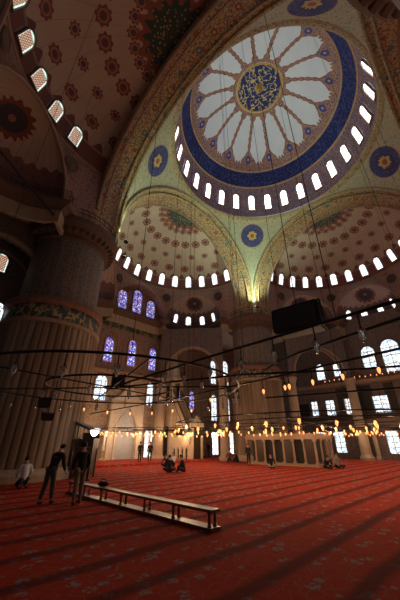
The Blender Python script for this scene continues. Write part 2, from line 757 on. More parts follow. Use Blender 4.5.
# ------------------------------------------------------------------ piers
def fluted(m, c, r, z0, z1, n=26, sub=6, amp=.11, prof=None):
    prof = prof or [(1.0, z0), (1.0, z1)]
    rows = []
    for (f, z) in prof:
        row = []
        for i in range(n*sub):
            t = (i % sub)/sub
            rr = r*f*(1) - amp + amp*2*math.sqrt(max(0, 1-(2*t-1)**2))*.9
            a = 2*PI*i/(n*sub)
            row.append(m.b.verts.new((c[0]+rr*math.cos(a), c[1]+rr*math.sin(a), z)))
        rows.append(row)
    k = n*sub
    for a, b in zip(rows, rows[1:]):
        for i in range(k):
            m.b.faces.new((a[i], a[(i+1) % k], b[(i+1) % k], b[i]))
    m.b.faces.new(rows[0][::-1])
    m.b.faces.new(rows[-1])


PIER_LBL = {(-1, 1): 'massive near-left pier with fluted base and tiled upper drum', (1, 1): 'far central pier below the bright pendentive foot',
            (1, -1): 'pier at the right, outside the frame', (-1, -1): 'pier behind the viewer at the right'}
for (sx, sy), lb in PIER_LBL.items():
    o = empty('pier', (sx*PIER, sy*PIER, 0))
    struct(o, lb, 'pier')
    m = MB()
    fluted(m, (0, 0), 3.28, .55, 8.95, n=46, sub=5, amp=.05)
    m.build('fluted_shaft', 'flute', o)
    m = MB()
    m.lathe([(3.62, 0), (3.62, .3), (3.45, .42), (3.4, .6)], n=48)
    m.build('base', 'stone', o)
    m = MB()
    m.lathe([(3.15, 8.85), (3.4, 8.95), (3.45, 9.15), (3.3, 9.25)], n=56)
    m.build('lower_moulding', 'band_stone', o)
    m = MB()
    m.lathe([(3.25, 9.2), (3.25, 10.25)], n=56)
    m.build('inscription_band', 'script', o, True)
    m = MB()
    m.lathe([(3.2, 10.2), (3.4, 10.3), (3.48, 10.5), (3.38, 10.75), (2.78, 10.8)], n=56)
    m.build('red_moulding', plain('red_moulding', (.22, .10, .07)), o)
    m = MB()
    m.lathe([(2.78, 10.7), (2.78, 16.1)], n=56)
    m.build('tiled_drum', 'pier_tile', o)
    m = MB()
    m.lathe([(2.7, 16.0), (2.95, 16.15), (2.95, 16.5), (3.1, 16.7)], n=56)
    for i in range(40):
        a = 2*PI*i/40
        m.box(2.9, 3.45, -.12, .12, 16.6, 16.95, Matrix.Rotation(a, 4, 'Z'))
    m.lathe([(3.1, 16.7), (3.35, 16.9), (3.6, 17.2), (3.7, 17.35), (3.7, 17.75), (3.55, 17.85)], n=56)
    m.build('capital_cornice', 'dark_trim', o)
    m = MB()
    x0, x1 = (A-PIER, 2.6)
    m.box(*(sorted((sx*x0, sx*x1))), *(sorted((sy*x0, sy*x1))), 17.8, ZS+.4)
    m.build('impost_block', 'arch_face', o)
    m = MB()
    for k in range(2):
        m.ring((0, 0), 3.6, .025, 56, 18.25+.4*k)
    for i in range(48):
        a = 2*PI*i/48
        m.tube([(3.6*math.cos(a), 3.6*math.sin(a), 17.8), (3.6*math.cos(a), 3.6*math.sin(a), 18.68)], .02, 4)
    m.build('railing', 'iron', o)

# ------------------------------------------------------------------ great arches, pendentives, drum, dome
# soffit from radius A at y=A to radius RB at y=B
for nm, rz in SIDES.items():
    o = empty('great_arch', (0, 0, 0), rz)
    struct(o, 'great painted arch ' + SIDE_TXT[nm], 'arch')
    m = MB()

    def soff(u, v):
        a = PI*u
        rr = (A-.06)+(RB-A+.06)*v
        return Vector((rr*math.cos(a), A+(B-A)*v, ZS+rr*math.sin(a)))
    m.grid(soff, 56, 4)
    for sx in (-1, 1):
        m.grid(lambda u, v: Vector((sx*((A-.06)+(RB-A+.06)*v), A+(B-A)*v, 17.9+(ZS-17.9)*u)), 1, 2)
    m.build('soffit', 'soffit', o)
    # inner rim mouldings
    m = MB()
    for (rr, yy, tt) in ((A-.1, A-.05, .16), (A-.42, A+.55, .09)):
        m.tube([(rr*math.cos(PI*i/56), yy, ZS+rr*math.sin(PI*i/56)) for i in range(57)], tt, 6)
    m.build('rim_moulding', 'arch_face', o)
    m = MB()
    for (rr, yy, tt) in ((RB-.02, B-.1, .14), (RB+.16, B-.62, .07)):
        m.tube([(rr*math.cos(PI*i/56), yy, ZS+rr*math.sin(PI*i/56)) for i in range(57)], tt, 6)
    m.build('outer_moulding', 'band_stone', o)
    # face towards the semi-dome
    m = MB()

    def face(u, v):
        a = PI*u
        x = RB*math.cos(a)
        zl = ZS+RB*math.sin(a)
        zh = 23.4+6.9*math.sqrt(max(0, 1-(x/RB)**2))
        zh = max(zh, zl)
        return Vector((x, B+.01, zl+(zh-zl)*v))
    m.grid(face, 56, 2)
    m.build('outer_face', 'soffit', o)

PEND_LBL = {(1, 1): 'far pendentive with blue medallion, lit green at its foot', (-1, 1): 'left pendentive with dark oval medallion',
            (1, -1): 'right pendentive in shade at the right edge', (-1, -1): 'near pendentive above the viewer'}
for (sx, sy), lb in PEND_LBL.items():
    m = MB()
    RS = A*math.sqrt(2)

    def pend(u, v):
        z = ZS+(A)*v
        rho = math.sqrt(RS*RS-(z-ZS)**2)
        t0 = math.acos(min(1, A/rho))
        t = t0+(PI/2-2*t0)*u
        return Vector((sx*rho*math.cos(t), sy*rho*math.sin(t), z))
    m.grid(pend, 28, 28)
    m.grid(lambda u, v: Vector((sx*(A-.02), sy*(A-.02), 17.9+v*1.7))+Vector(((u-.5)*sx*-.3, (u-.5)*sy*.3, 0)), 1, 1)
    struct(m.build('pendentive', 'pend', smooth=True), lb, 'pendentive')

m = MB()
m.lathe([(A+.3, ZS+A-.25), (A-.05, ZS+A-.1), (A-.3, ZS+A+.1), (A-.4, ZS+A+.3), (A-.2, ZS+A+.45), (A+.1, 31.0), (A+.4, 31.0)], n=96, cap=False)
struct(m.build('trim_2', 'arch_face', smooth=False), 'moulded ring at the foot of the main dome', 'cornice')

dome = empty('main_dome', (0, 0, 0))
struct(dome, 'great central dome with radiating ribs and blue medallion', 'dome')
DH, DZ = 12.0, 31.0
m = MB()


def domef(u, v):
    e = PI/2*v
    return Vector((A*math.cos(e)*math.cos(2*PI*u), A*math.cos(e)*math.sin(2*PI*u), DZ+DH*math.sin(e)))


m.grid(domef, 96, 40, True)
m.build('painted_shell', 'dome', dome, True)
m = MB()
m.lathe([(.02, 42.1), (.3, 42.2), (.42, 42.5), (.3, 42.85), (.1, 43)], n=20)
m.build('gilded_boss', 'gold', dome, True)
m = MB()
for rr, tt in ((2.78, .09), (9.83, .07), (8.77, .05)):
    m.ring((0, 0), rr-.02, tt, 96, DZ+DH*math.sqrt(1-(rr/A)**2)-.03)
m.build('gilded_moulding', 'gold', dome)

# ------------------------------------------------------------------ windows
WIN = {}
WN = [0]
M['win_frame'] = plain('window_surround', (.30, .20, .15), .7)
M['win_dark'] = plain('window_surround_dark', (.13, .09, .075), .7)


def window(pos, normal, up, w_, h_, pane, label, rect=False, frame='win_frame', border=.14):
    key = (round(w_, 2), round(h_, 2), pane, rect, frame)
    if key not in WIN:
        outl = [(w_/2, 0), (w_/2, h_), (-w_/2, h_), (-w_/2, 0)] if rect else arch_pts(w_, h_, 14, .12)
        k = (w_+2*border)/w_
        c = h_*.5
        outer = [(x*k, (y-c)*((h_+2*border)/h_)+c) for x, y in outl]
        f = MB()
        n = len(outl)
        vi = [[f.b.verts.new((p[0], p[1], z)) for p in pts] for pts, z in ((outer, -.05), (outer, .14), (outl, .14), (outl, -.05))]
        for i in range(n):
            j = (i+1) % n
            for a, b in ((0, 1), (1, 2), (2, 3)):
                f.b.faces.new((vi[a][i], vi[a][j], vi[b][j], vi[b][i]))
        if rect or w_ > 1.2:
            f.box(-.03, .03, 0, h_, .04, .09)
            for q in range(1, 4):
                f.box(-w_/2, w_/2, h_*q/4-.03, h_*q/4+.03, .04, .09)
        fm = f.mesh('window_frame', frame)
        p = MB()
        p.prism(outl, -.04, .03)
        WIN[key] = (fm, p.mesh('window_pane', pane))
    fm, pm = WIN[key]
    nz = Vector(normal).normalized()
    yy = Vector(up)
    yy = (yy-nz*yy.dot(nz)).normalized()
    xx = yy.cross(nz)
    mw = Matrix((xx, yy, nz)).transposed().to_4x4()
    mw.translation = Vector(pos)
    WN[0] += 1
    o = put('window_%d' % WN[0], fm, mw=mw)
    struct(o, label, 'window')
    put('window_pane', pm, o)
    return o


def ellip_frame(c, Rr, H, az, z0):
    """point on an ellipsoid of centre c at azimuth az and height z0; inward normal and up tangent"""
    s = (z0-c[2])/H
    rr = Rr*math.sqrt(max(0, 1-s*s))
    p = Vector((c[0]+rr*math.cos(az), c[1]+rr*math.sin(az), z0))
    n = -Vector((rr*math.cos(az)/Rr**2, rr*math.sin(az)/Rr**2, (z0-c[2])/H**2)).normalized()
    return p, n


for i in range(28):
    az = 2*PI*(i+.5)/28
    pm_, nrm = ellip_frame((0, 0, DZ), A, DH, az, 33.4)
    p0, _ = ellip_frame((0, 0, DZ), A, DH, az, 32.15)
    p1, _ = ellip_frame((0, 0, DZ), A, DH, az, 34.7)
    window(p0+nrm*.08, nrm, p1-p0, .82, 2.4, 'p_dome', 'arched lattice window in the ring of the main dome', frame='win_frame', border=.12)

# semi-domes with window ring
for nm, rz in SIDES.items():
    rm = Matrix.Rotation(rz, 4, 'Z')
    c3 = rm @ Vector((0, B, 23.4))
    o = empty('semi_dome', (c3.x, c3.y, 23.4), rz)
    struct(o, 'painted semi-dome ' + SIDE_TXT[nm], 'semi-dome')
    m = MB()

    def sd(u, v):
        a = PI*u
        e = PI/2*v
        return Vector((RB*math.cos(e)*math.cos(a), RB*math.cos(e)*math.sin(a), 6.9*math.sin(e)))
    m.grid(sd, 64, 28)
    m.build('painted_shell', 'semi', o, True)
    # moulding below the windows
    m = MB()
    m.tube([((RB-.04)*math.cos(PI*i/48), (RB-.04)*math.sin(PI*i/48), .12) for i in range(49)], .13, 6)
    m.build('ring_moulding', 'band_stone', o)
    dim = nm == 'left'
    nw = 14 if not dim else 14
    for i in range(1 if dim else 0, nw):
        a = PI*(i+.5)/nw
        cen = Vector((0, B, 23.4))
        zc = 23.4+1.45
        p, n = ellip_frame(cen, RB, 6.9, a, zc)
        p0, _ = ellip_frame(cen, RB, 6.9, a, 23.4+.72)
        p1, _ = ellip_frame(cen, RB, 6.9, a, 23.4+2.2)
        r3 = rm.to_3x3()
        hh = 1.75 if not dim else 1.6
        window(r3 @ (p0+n*.08), r3 @ n, r3 @ (p1-p0), .84 if not dim else 1.0, hh, 'p_near' if dim else 'p_semi',
               {'qibla': 'small arched window in the ring of the left semi-dome over the niche wall',
                'right': 'small arched window in the ring of the right semi-dome',
                'left': 'lattice window high in the dark near semi-dome', 'back': 'arched window in the semi-dome behind'}[nm],
               frame='win_frame' if not dim else 'win_dark', border=.1)
    # spandrels + exedrae
    sp = MB()
    for k in (-1, 0, 1):
        cx, cy, a = ex_center(k)
        cy -= B
        t1 = Vector((math.sin(a), -math.cos(a), 0))

        def spd(u, v):
            t = PI*u
            lo = Vector((cx, cy, 0))+t1*(RE*math.cos(t))+Vector((0, 0, 18.3-23.4+RE*math.sin(t)*1.0))
            ang = a-R(25)*math.cos(t)
            hi = Vector((RB*math.cos(ang), RB*math.sin(ang), .15))
            return lo.lerp(hi, v)
        sp.grid(spd, 28, 4)
    # bits between exedra end and great arch
    for sx in (-1, 1):
        a = R(15) if sx > 0 else PI-R(15)

        def side(u, v):
            ang = a+(0-a)*u if sx > 0 else a+(PI-a)*u
            return Vector((RB*math.cos(ang), RB*math.sin(ang), 17.8-23.4+(5.75)*v))
        sp.grid(side, 3, 3)
    sp.build('exedra_spandrels', 'spandrel', o)
    # rim mouldings and dark roundels
    mo = MB()
    for k in (-1, 0, 1):
        cx, cy, a = ex_center(k)
        cy -= B
        t1 = Vector((math.sin(a), -math.cos(a), 0))
        nin = -Vector((math.cos(a), math.sin(a), 0))
        mo.tube([Vector((cx, cy, -5.1))+nin*.02+t1*((RE-.08)*math.cos(PI*i/28))+Vector((0, 0, (RE-.08)*math.sin(PI*i/28))) for i in range(29)], .13, 6)
    mo.build('exedra_rim', 'band_stone', o)
    for ang in (R(65), R(115), R(17), R(163)):
        p = Vector(((RB-.35)*math.cos(ang), (RB-.35)*math.sin(ang), -1.55))
        q = Matrix.Translation(p) @ Vector((-math.cos(ang), -math.sin(ang), 0)).to_track_quat('Z', 'Y').to_matrix().to_4x4()
        d = MB()
        d.lathe([(.62, -.02), (.62, .06), (.5, .1), (.42, .05), (.05, .06)], n=20, mt=q)
        d.build('roundel', 'win_dark' if nm == 'left' else 'darkwood', o)
    for k in (-1, 0, 1):
        cx, cy, a = ex_center(k)
        if nm == 'qibla' and k == 0:
            # flat lunette wall with three tall stained windows
            f = MB()
            f.prism([(RE*math.cos(PI*i/24), RE*math.sin(PI*i/24)) for i in range(25)], -.15, 0,
                    Matrix.Translation((0, W-.1-B, -5.1)) @ Matrix.Rotation(PI/2, 4, 'X'))
            f.grid(lambda u, v: Vector((RE*math.cos(PI*u), CH+(W-.1-B-CH)*v, -5.1+RE*math.sin(PI*u))), 24, 1)
            f.build('lunette', 'wall_tile', o)
            for x, hh in ((-2.35, 2.7), (.1, 3.6), (2.5, 2.7)):
                window((x, W-.22, 18.5), (0, -1, 0), (0, 0, 1), 1.45, hh, 'p_stain',
                       {-2.35: 'left', .1: 'tall middle', 2.5: 'right'}[x]+' stained blue window of the lunette above the balcony')
            continue
        e = empty('exedra', (0, 0, 0))
        e.parent = o
        e.location = (cx, cy-B, 18.3-23.4)
        e.rotation_euler = (0, 0, a-PI/2)
        f = MB()
        f.grid(lambda u, v: Vector((RE*math.cos(PI*u)*math.cos(PI/2*v), RE*math.sin(PI*u)*math.cos(PI/2*v), RE*math.sin(PI/2*v))), 28, 14)
        e2 = f.build('painted_half_dome', 'exedra', e, True)
        r3 = rm.to_3x3()
        nwin = 4 if nm != 'left' else 0
        for i in range(nwin):
            aa = a+(i-(nwin-1)/2)*R(34)
            p0, n = ellip_frame((cx, cy, 18.3), RE, RE, aa, 18.3+1.15)
            p0b, _ = ellip_frame((cx, cy, 18.3), RE, RE, aa, 18.3+.6)
            p1b, _ = ellip_frame((cx, cy, 18.3), RE, RE, aa, 18.3+1.9)
            window(r3 @ (p0b+n*.1), r3 @ n, r3 @ (p1b-p0b), .8, 1.35, 'p_semi' if nm != 'left' else 'p_near',
                   'small arched window low in a painted side apse ' + SIDE_TXT[nm], border=.12)
    # balcony cornice with railing along the foot
    flat = nm == 'qibla'
    cr = empty('balcony_cornice', (0, 0, 0), rz)
    struct(cr, 'dark moulded balcony cornice with iron railing ' + SIDE_TXT[nm], 'cornice')
    path = side_path(flat)
    m = MB()
    # left of travel (left->right pier with outward +Y) is outward, so negative offset is inside
    m.sweep(path, [(.3, 17.3), (-.1, 17.35), (-.35, 17.65), (-.62, 17.8), (-.7, 17.95), (-.7, 18.2), (-.55, 18.28), (.3, 18.28)])
    m.build('moulding', 'dark_trim', cr)
    m = MB()
    m.sweep(path, [(.2, 16.2), (-.06, 16.2), (-.1, 17.3), (.2, 17.34)])
    m.build('frieze', 'stone', cr)
    m = MB()
    P2 = [Vector((x, y)) for x, y in path]
    ins = []
    for i in range(len(P2)):
        t = (P2[min(i+1, len(P2)-1)]-P2[max(i-1, 0)]).normalized()
        ins.append(P2[i]+Vector((t.y, -t.x))*.58)
    for zz in (18.55, 18.8, 19.1):
        m.tube([(p.x, p.y, zz) for p in ins], .022, 4)
    for i in range(len(ins)-1):
        L = (ins[i+1]-ins[i]).length
        for q in range(max(1, int(L/.45))):
            p = ins[i].lerp(ins[i+1], q/max(1, int(L/.45)))
            m.tube([(p.x, p.y, 18.25), (p.x, p.y, 19.12)], .016, 4)
    m.build('railing', 'iron', cr)

# ------------------------------------------------------------------ arcade panels under side exedrae (columns + arch)
def arcade(p, q, z0, z1, r, zsp, th, name, label, mat='side_tile'):
    p, q = Vector(p), Vector(q)
    c = (p+q)/2
    t = (q-p).normalized()
    L = (q-p).length
    o = empty(name, (c.x, c.y, 0), math.atan2(t.y, t.x))
    struct(o, label, 'arcade wall')
    m = MB()
    n = 24
    arcp = [(r*math.cos(PI*i/n), zsp+r*1.08*math.sin(PI*i/n)) for i in range(n+1)]
    out = [(-L/2, z0), (-L/2, z1), (L/2, z1), (L/2, z0)]+[(r, z0)]+arcp+[(-r, z0)]
    m.prism(out, -th/2, th/2, Matrix.Rotation(PI/2, 4, 'X'))
    bmesh.ops.triangulate(m.b, faces=m.b.faces)
    m.build('arch_wall', mat, o)
    m = MB()
    for s in (-1, 1):
        m.tube([((r+.02)*math.cos(PI*i/n), s*(th/2+.02), zsp+(r*1.08+.02)*math.sin(PI*i/n)) for i in range(n+1)], .14, 6)
    m.build('arch_moulding', 'band_stone', o)
    for s in (-1, 1):
        m = MB()
        x = s*(L/2-.1)
        m.lathe([(.85, 0), (.85, .25), (.7, .45), (.6, .6), (.58, z0-.7), (.66, z0-.6), (.8, z0-.1), (.85, z0+.02)], (x, 0), 24)
        m.build('column', 'stone', o)
    return o


def chord(k, rz):
    cx, cy, a = ex_center(k)
    t = Vector((math.sin(a), -math.cos(a), 0))
    rm = Matrix.Rotation(rz, 4, 'Z')
    p = rm @ (Vector((cx, cy, 0))-t*RE)
    q = rm @ (Vector((cx, cy, 0))+t*RE)
    return (p.x, p.y), (q.x, q.y)


p, q = chord(1, 0)
arcade(p, q, 9.6, 16.6, 3.55, 10.0, .7, 'arcade', 'arched opening right of the prayer niche wall, beside the far pier')
p, q = chord(-1, -PI/2)
arcade(p, q, 9.6, 16.6, 3.55, 10.0, .7, 'arcade', 'arched opening on round columns right of the far pier')
p, q = chord(1, -PI/2)
arcade(p, q, 9.6, 16.6, 3.55, 10.0, .7, 'arcade', 'arched opening on round columns at the far right edge')

# wall left of the near pier with blind arch and window
o = empty('side_arch', (0, 0, 0))
struct(o, 'arched wall bay left of the near pier', 'arcade wall')
m = MB()
cx_, r_ = -18.2, 3.5
arcp = [(cx_+r_*math.cos(PI*i/24), 12.2+r_*math.sin(PI*i/24)) for i in range(25)]
m.prism([(-24, 0), (-24, 17.4), (-14.5, 17.4), (-14.5, 0), (cx_+r_, 0)]+arcp+[(cx_-r_, 0)], -13.9, -13.2, Matrix.Rotation(PI/2, 4, 'X'))
bmesh.ops.triangulate(m.b, faces=m.b.faces)
m.build('arch_wall', 'side_tile', o)
m = MB()
m.box(-24, -15.5, 14.7, 15.1, 0, 17.4)
m.build('tympanum_wall', 'side_tile', o)
m = MB()
m.tube([(cx_+r_*math.cos(PI*i/24), 13.18, 12.2+r_*math.sin(PI*i/24)) for i in range(25)], .2, 6)
m.tube([(cx_+(r_-.5)*math.cos(PI*i/24), 14.6, 12.2+(r_-.5)*math.sin(PI*i/24)) for i in range(25)], .1, 6)
m.build('arch_moulding', 'band_stone', o)
window((-17.75, 14.66, 13.4), (0, -1, 0), (0, 0, 1), .95, 1.5, 'p_near', 'lattice window at the left edge, beside the tiled pier drum', frame='win_dark')
window((-16.9, 14.66, 9.5), (0, -1, 0), (0, 0, 1), .8, 1.5, 'p_pale', 'lower bright window at the left edge, beside the pier moulding', frame='win_dark')

# windows of the niche wall
for x, pos in ((-3.2, 'left'), (.2, 'middle'), (3.6, 'right')):
    window((x, W-.08, 10.9), (0, -1, 0), (0, 0, 1), 1.15, 3.1 if x != .2 else 3.5, 'p_stain', pos+' stained blue window in the row above the prayer niche')
for x in (-3.5, 3.6):
    window((x, W-.1, 6.3), (0, -1, 0), (0, 0, 1), 1.5 if x < 0 else 1.0, 2.9, 'p_pale', {-3.5: 'pale window left of the prayer niche top, beside the near pier', 3.6: 'pale window right of the prayer niche top'}[x])
for x, lb in ((9.2, 'blue stained window behind the pulpit stair'), (11.4, 'blue stained window right of the pulpit stair')):
    window((x, W-.1, 6.2), (0, -1, 0), (0, 0, 1), 1.0, 2.7, 'p_stain', lb)
for x, wd, lb in ((16.4, 1.3, 'left'), (19.6, 1.5, 'middle'), (22.3, 1.3, 'right')):
    window((x, W-.1, 10.7), (0, -1, 0), (0, 0, 1), wd, 3.9 if x < 17 else (4.4 if x < 21 else 3.0), 'p_pale', lb+' tall upper window between the pulpit and the far pier')
    window((x, W-.1, 5.0), (0, -1, 0), (0, 0, 1), wd, 3.9, 'p_pale', lb+' tall lower window between the pulpit and the far pier')
for x, lb in ((-1.9-1.4, 'bright ground window left of the prayer niche'), (3.9, 'bright ground window right of the prayer niche'), (16.5, 'bright ground window left of the far pier'), (20.3, 'bright ground window nearest the far pier')):
    window((x, W-.12, .25), (0, -1, 0), (0, 0, 1), 1.35 if x > 5 else 1.1, 3.1, 'p_day', lb, rect=True)
# right wall windows (facing -X)
for y, w_, h_, z in ((8.6, 1.15, 2.3, 10.3), (6.1, 1.0, 2.1, 10.5), (1.6, 1.7, 3.0, 10.9), (-1.1, 2.1, 4.2, 10.1), (-3.9, 1.7, 3.0, 10.9)):
    window((W-.1, y, z), (-1, 0, 0), (0, 0, 1), w_, h_, 'p_pale', {8.6: 'arched upper window seen just right of the far pier', 6.1: 'narrow arched upper window beside the round column',
           1.6: 'arched upper window left of the largest window', -1.1: 'largest arched window of the right wall', -3.9: 'arched upper window at the far right'}[y], frame='win_dark')
for y, w_, lb in ((10.4, .9, 'small rectangular gallery window next to the far pier'), (8.1, 1.2, 'rectangular gallery window left of the round column'), (5.6, .9, 'rectangular gallery window partly behind the round column'), (1.6, 1.7, 'wide rectangular gallery window right of the round column'), (-1.6, 1.4, 'rectangular gallery window at the right edge')):
    window((W-.1, y, 5.3), (-1, 0, 0), (0, 0, 1), w_, 2.0, 'p_pale', lb, rect=True, frame='win_dark')
for y, lb in ((10.2, 'ground window behind the tribune'), (7.7, 'ground window left of the big column base'), (1.4, 'ground window right of the big column base'), (-1.2, 'ground window at the right edge of view')):
    window((W-.1, y, .7), (-1, 0, 0), (0, 0, 1), 1.3, 2.5, 'p_pale', lb, rect=True, frame='win_dark')
# unseen daylight windows of the other walls
for i, t in enumerate((-18, -12, -6, 0, 6)):
    window((-W+.1, t, 5), (1, 0, 0), (0, 0, 1), 1.5, 3.2, 'p_pale', 'window of the left wall beside the viewer', frame='win_dark')
    window((t, -W+.1, 5), (0, 1, 0), (0, 0, 1), 1.5, 3.2, 'p_pale', 'window of the wall behind the viewer', frame='win_dark')

# blind arches on the niche wall
ba = empty('blind_arches', (0, 0, 0))
struct(ba, 'moulded blind arches framing the stained windows', 'wall moulding')
for (x, w_, z, h_) in ((-3.2, 2.5, 10.2, 4.9), (.2, 2.7, 10.2, 5.1), (3.6, 2.5, 10.2, 4.9), (18, 9., 3.8, 12.)):
    m = MB()
    pts = arch_pts(w_, h_, 20, .12)
    m.tube([(x+a_, W-.04, z+b_) for a_, b_ in pts], .1, 6)
    m.build('arch_moulding', 'band_stone', ba)

# ------------------------------------------------------------------ right gallery
g_ = empty('gallery', (0, 0, 0))
struct(g_, 'dark balcony gallery along the right wall', 'gallery')
m = MB()
m.box(22.9, W, -11, 12.5, 4.25, 4.6)
m.build('floor_slab', 'dark_trim', g_)
m = MB()
for zz in (4.75, 5.0, 5.3):
    m.tube([(22.95, -11, zz), (22.95, 12.5, zz)], .035, 4)
for i in range(60):
    y = -11+23.5*i/59
    m.tube([(22.95, y, 4.6), (22.95, y, 5.3)], .02, 4)
m.build('railing', 'iron', g_)
m = MB()
m.sweep([(W, 12.5), (W, -11)], [(0, 9.1), (-.7, 9.25), (-.85, 9.5), (0, 9.5)])
m.build('upper_ledge', 'band_stone', g_)
for y in (9.2, 3.2, -3.6):
    m = MB()
    m.lathe([(.4, 0), (.4, .3), (.26, .4), (.24, 3.7), (.4, 4.0), (.42, 4.26)], (23.1, y), 16)
    m.build('column', 'stone', g_)
for y0, y1 in ((5.0, 7.0), (-.2, .9), (2.4, 4.6)):
    m = MB()
    m.box(W-.12, W, y0, y1, 5.6, 8.8)
    m.build('dark_panel', 'grille', g_)

# ------------------------------------------------------------------ mihrab (prayer niche)
mi = empty('prayer_niche', (.25, W-.1, .17))
tag(mi, 'pale marble prayer niche with pointed gilded hood in the far wall', 'prayer niche')
m = MB()
out = [(-2.3, 0), (-2.3, 6.4), (-1.5, 6.6), (-.8, 7.4), (0, 8.6), (.8, 7.4), (1.5, 6.6), (2.3, 6.4), (2.3, 0)]
inn = [(1.25, 0), (1.25, 3.6), (.9, 4.5), (.4, 5.1), (0, 5.6), (-.4, 5.1), (-.9, 4.5), (-1.25, 3.6), (-1.25, 0)]
m.prism(out+inn, 0, .55, Matrix.Rotation(PI/2, 4, 'X'))
bmesh.ops.triangulate(m.b, faces=m.b.faces)
m.build('frame', 'marble', mi)
m = MB()
m.grid(lambda u, v: Vector((1.25*math.cos(PI*u)*(1 if v < .62 else max(.02, (1-v)/.38)**.6), -.5+.5*math.sin(PI*u)*(1 if v < .62 else max(.02, (1-v)/.38)**.6), 5.6*v)), 16, 12)
m.build('niche', plain('niche_grey_marble', (.40, .42, .47), .5), mi)
m = MB()
m.tube([(x*1.03, -.57, z) for x, z in inn], .035, 6)
m.ball((0, -.5, 8.7), .14, .14, .35)
m.tube([(-2.2, -.58, 6.1), (2.2, -.58, 6.1)], .06, 6)
m.build('gilded_edge', 'gold', mi)
for s in (-1, 1):
    m = MB()
    m.lathe([(.14, 0), (.14, .2), (.1, .3), (.1, 3.3), (.15, 3.5)], (s*1.45, -.65), 12)
    m.build('colonnette', 'marble', mi)

for s, lb in ((-1, 'tall candle on brass stand left of the prayer niche'), (1, 'tall candle on brass stand right of the prayer niche')):
    o = empty('candle_stand', (.25+s*3.0, W-1.4, .17))
    tag(o, lb, 'candle', 'giant candles')
    m = MB()
    m.lathe([(.35, 0), (.35, .1), (.12, .3), (.1, .7), (.2, .85), (.2, .95)], n=16)
    m.build('stand', 'gold', o)
    m = MB()
    m.lathe([(.13, .95), (.13, 2.9), (.02, 3.0)], n=14)
    m.build('candle', 'marble', o)

# ------------------------------------------------------------------ minbar (stepped pulpit), straight out of the wall towards -Y
mb = empty('stepped_pulpit', (7.0, W-.1, .17))
tag(mb, 'tall cream stair pulpit with conical cap against the far wall', 'pulpit')
cream2 = plain('cream_marble', (.60, .47, .33), .5)
L0 = -5.6
m = MB()
# side body: triangle stepping down to the hall, y from -1.6 to L0
for s in (-1, 1):
    out = [(-1.7, 0), (-1.7, 8.3), (L0, 2.3), (L0, 0)]
    for q in range(4):
        y = -4.75+q*.75
        out += [(y-.2, 0), (y-.2, .95), (y, 1.3), (y+.2, .95), (y+.2, 0)]
    mt = Matrix.Translation((s*.75, 0, 0)) @ Matrix(((0, 0, 1, 0), (1, 0, 0, 0), (0, 1, 0, 0), (0, 0, 0, 1)))
    m.prism(out, -.09, .09, mt)
bmesh.ops.triangulate(m.b, faces=m.b.faces)
m.build('side_panel', cream2, mb)
m = MB()
for i in range(16):
    f = i/16
    y1 = L0+(L0*-1-1.7)*f
    m.box(-.66, .66, y1, -1.7, .42*i, .42*(i+1))
m.build('stair', 'marble', mb)
for s in (-1, 1):
    m = MB()
    m.tube([(s*.75, L0, 2.35), (s*.75, -1.7, 8.35)], .13, 6)
    m.tube([(s*.85, L0, 1.2), (s*.85, -1.7, 7.2)], .05, 4)
    m.build('handrail', 'dark_trim', mb)
m = MB()
m.box(-.67, .67, -5.0, -2.2, 0, 1.4)  # dark box imitating the shade inside the side arches
m.build('arch_recess_shade', 'grille', mb)
m = MB()
for sx in (-1, 1):
    for y in (-1.7, -.15):
        m.box(sx*.8-.14, sx*.8+.14, y-.14, y+.14, 0, 9.6)
m.box(-.94, .94, -1.84, 0, 6.6, 7.0)
m.box(-.94, .94, -1.84, 0, 9.4, 9.9)
m.box(-.75, .75, -.12, 0, 0, 9.6)
for sx in (-1, 1):
    m.box(sx*.8-.06, sx*.8+.06, -1.7, -.1, 0, 6.7)
m.build('tower', cream2, mb)
for sx in (-1, 1):
    m = MB()
    m.box(sx*.9-.04, sx*.9+.04, -1.15, -.65, 7.3, 8.9)
    m.build('tower_window', 'grille', mb)
    m = MB()
    m.box(sx*.9-.04, sx*.9+.04, -1.2, -.6, .2, 3.6)
    m.build('tower_passage', 'grille', mb)
m = MB()
m.lathe([(1.15, 9.9), (1.0, 10.1), (.85, 10.3), (.8, 11.0), (.45, 13.0), (.12, 14.3), (.02, 14.6)], (0, -.92), 8)
m.build('conical_cap', plain('grey_lead_cap', (.48, .44, .42), .5), mb)
m = MB()
m.lathe([(.05, 14.5), (.14, 14.8), (.04, 15.0), (.1, 15.2), (.01, 15.6)], (0, -.92), 8)
m.build('finial', 'gold', mb)
m = MB()
for sx in (-1, 1):
    m.box(sx*.8-.16, sx*.8+.16, L0-.2, L0+.12, 0, 3.4)
m.box(-1.05, 1.05, L0-.28, L0+.2, 3.3, 3.95)
m.prism([(-.9, 3.95), (-.4, 4.25), (0, 4.75), (.4, 4.25), (.9, 3.95)], -L0-.1, -L0+.18, Matrix.Rotation(PI/2, 4, 'X'))
m.build('portal', cream2, mb)
m = MB()
m.box(-.64, .64, L0-.1, L0-.02, 0, 3.3)
m.build('door_curtain', 'darkwood', mb)
for sx in (-1, 1):
    m = MB()
    m.box(sx*.87-.03, sx*.87+.03, -3.3, -2.2, 2.3, 3.7)
    m.build('gilded_panel', 'gold', mb)

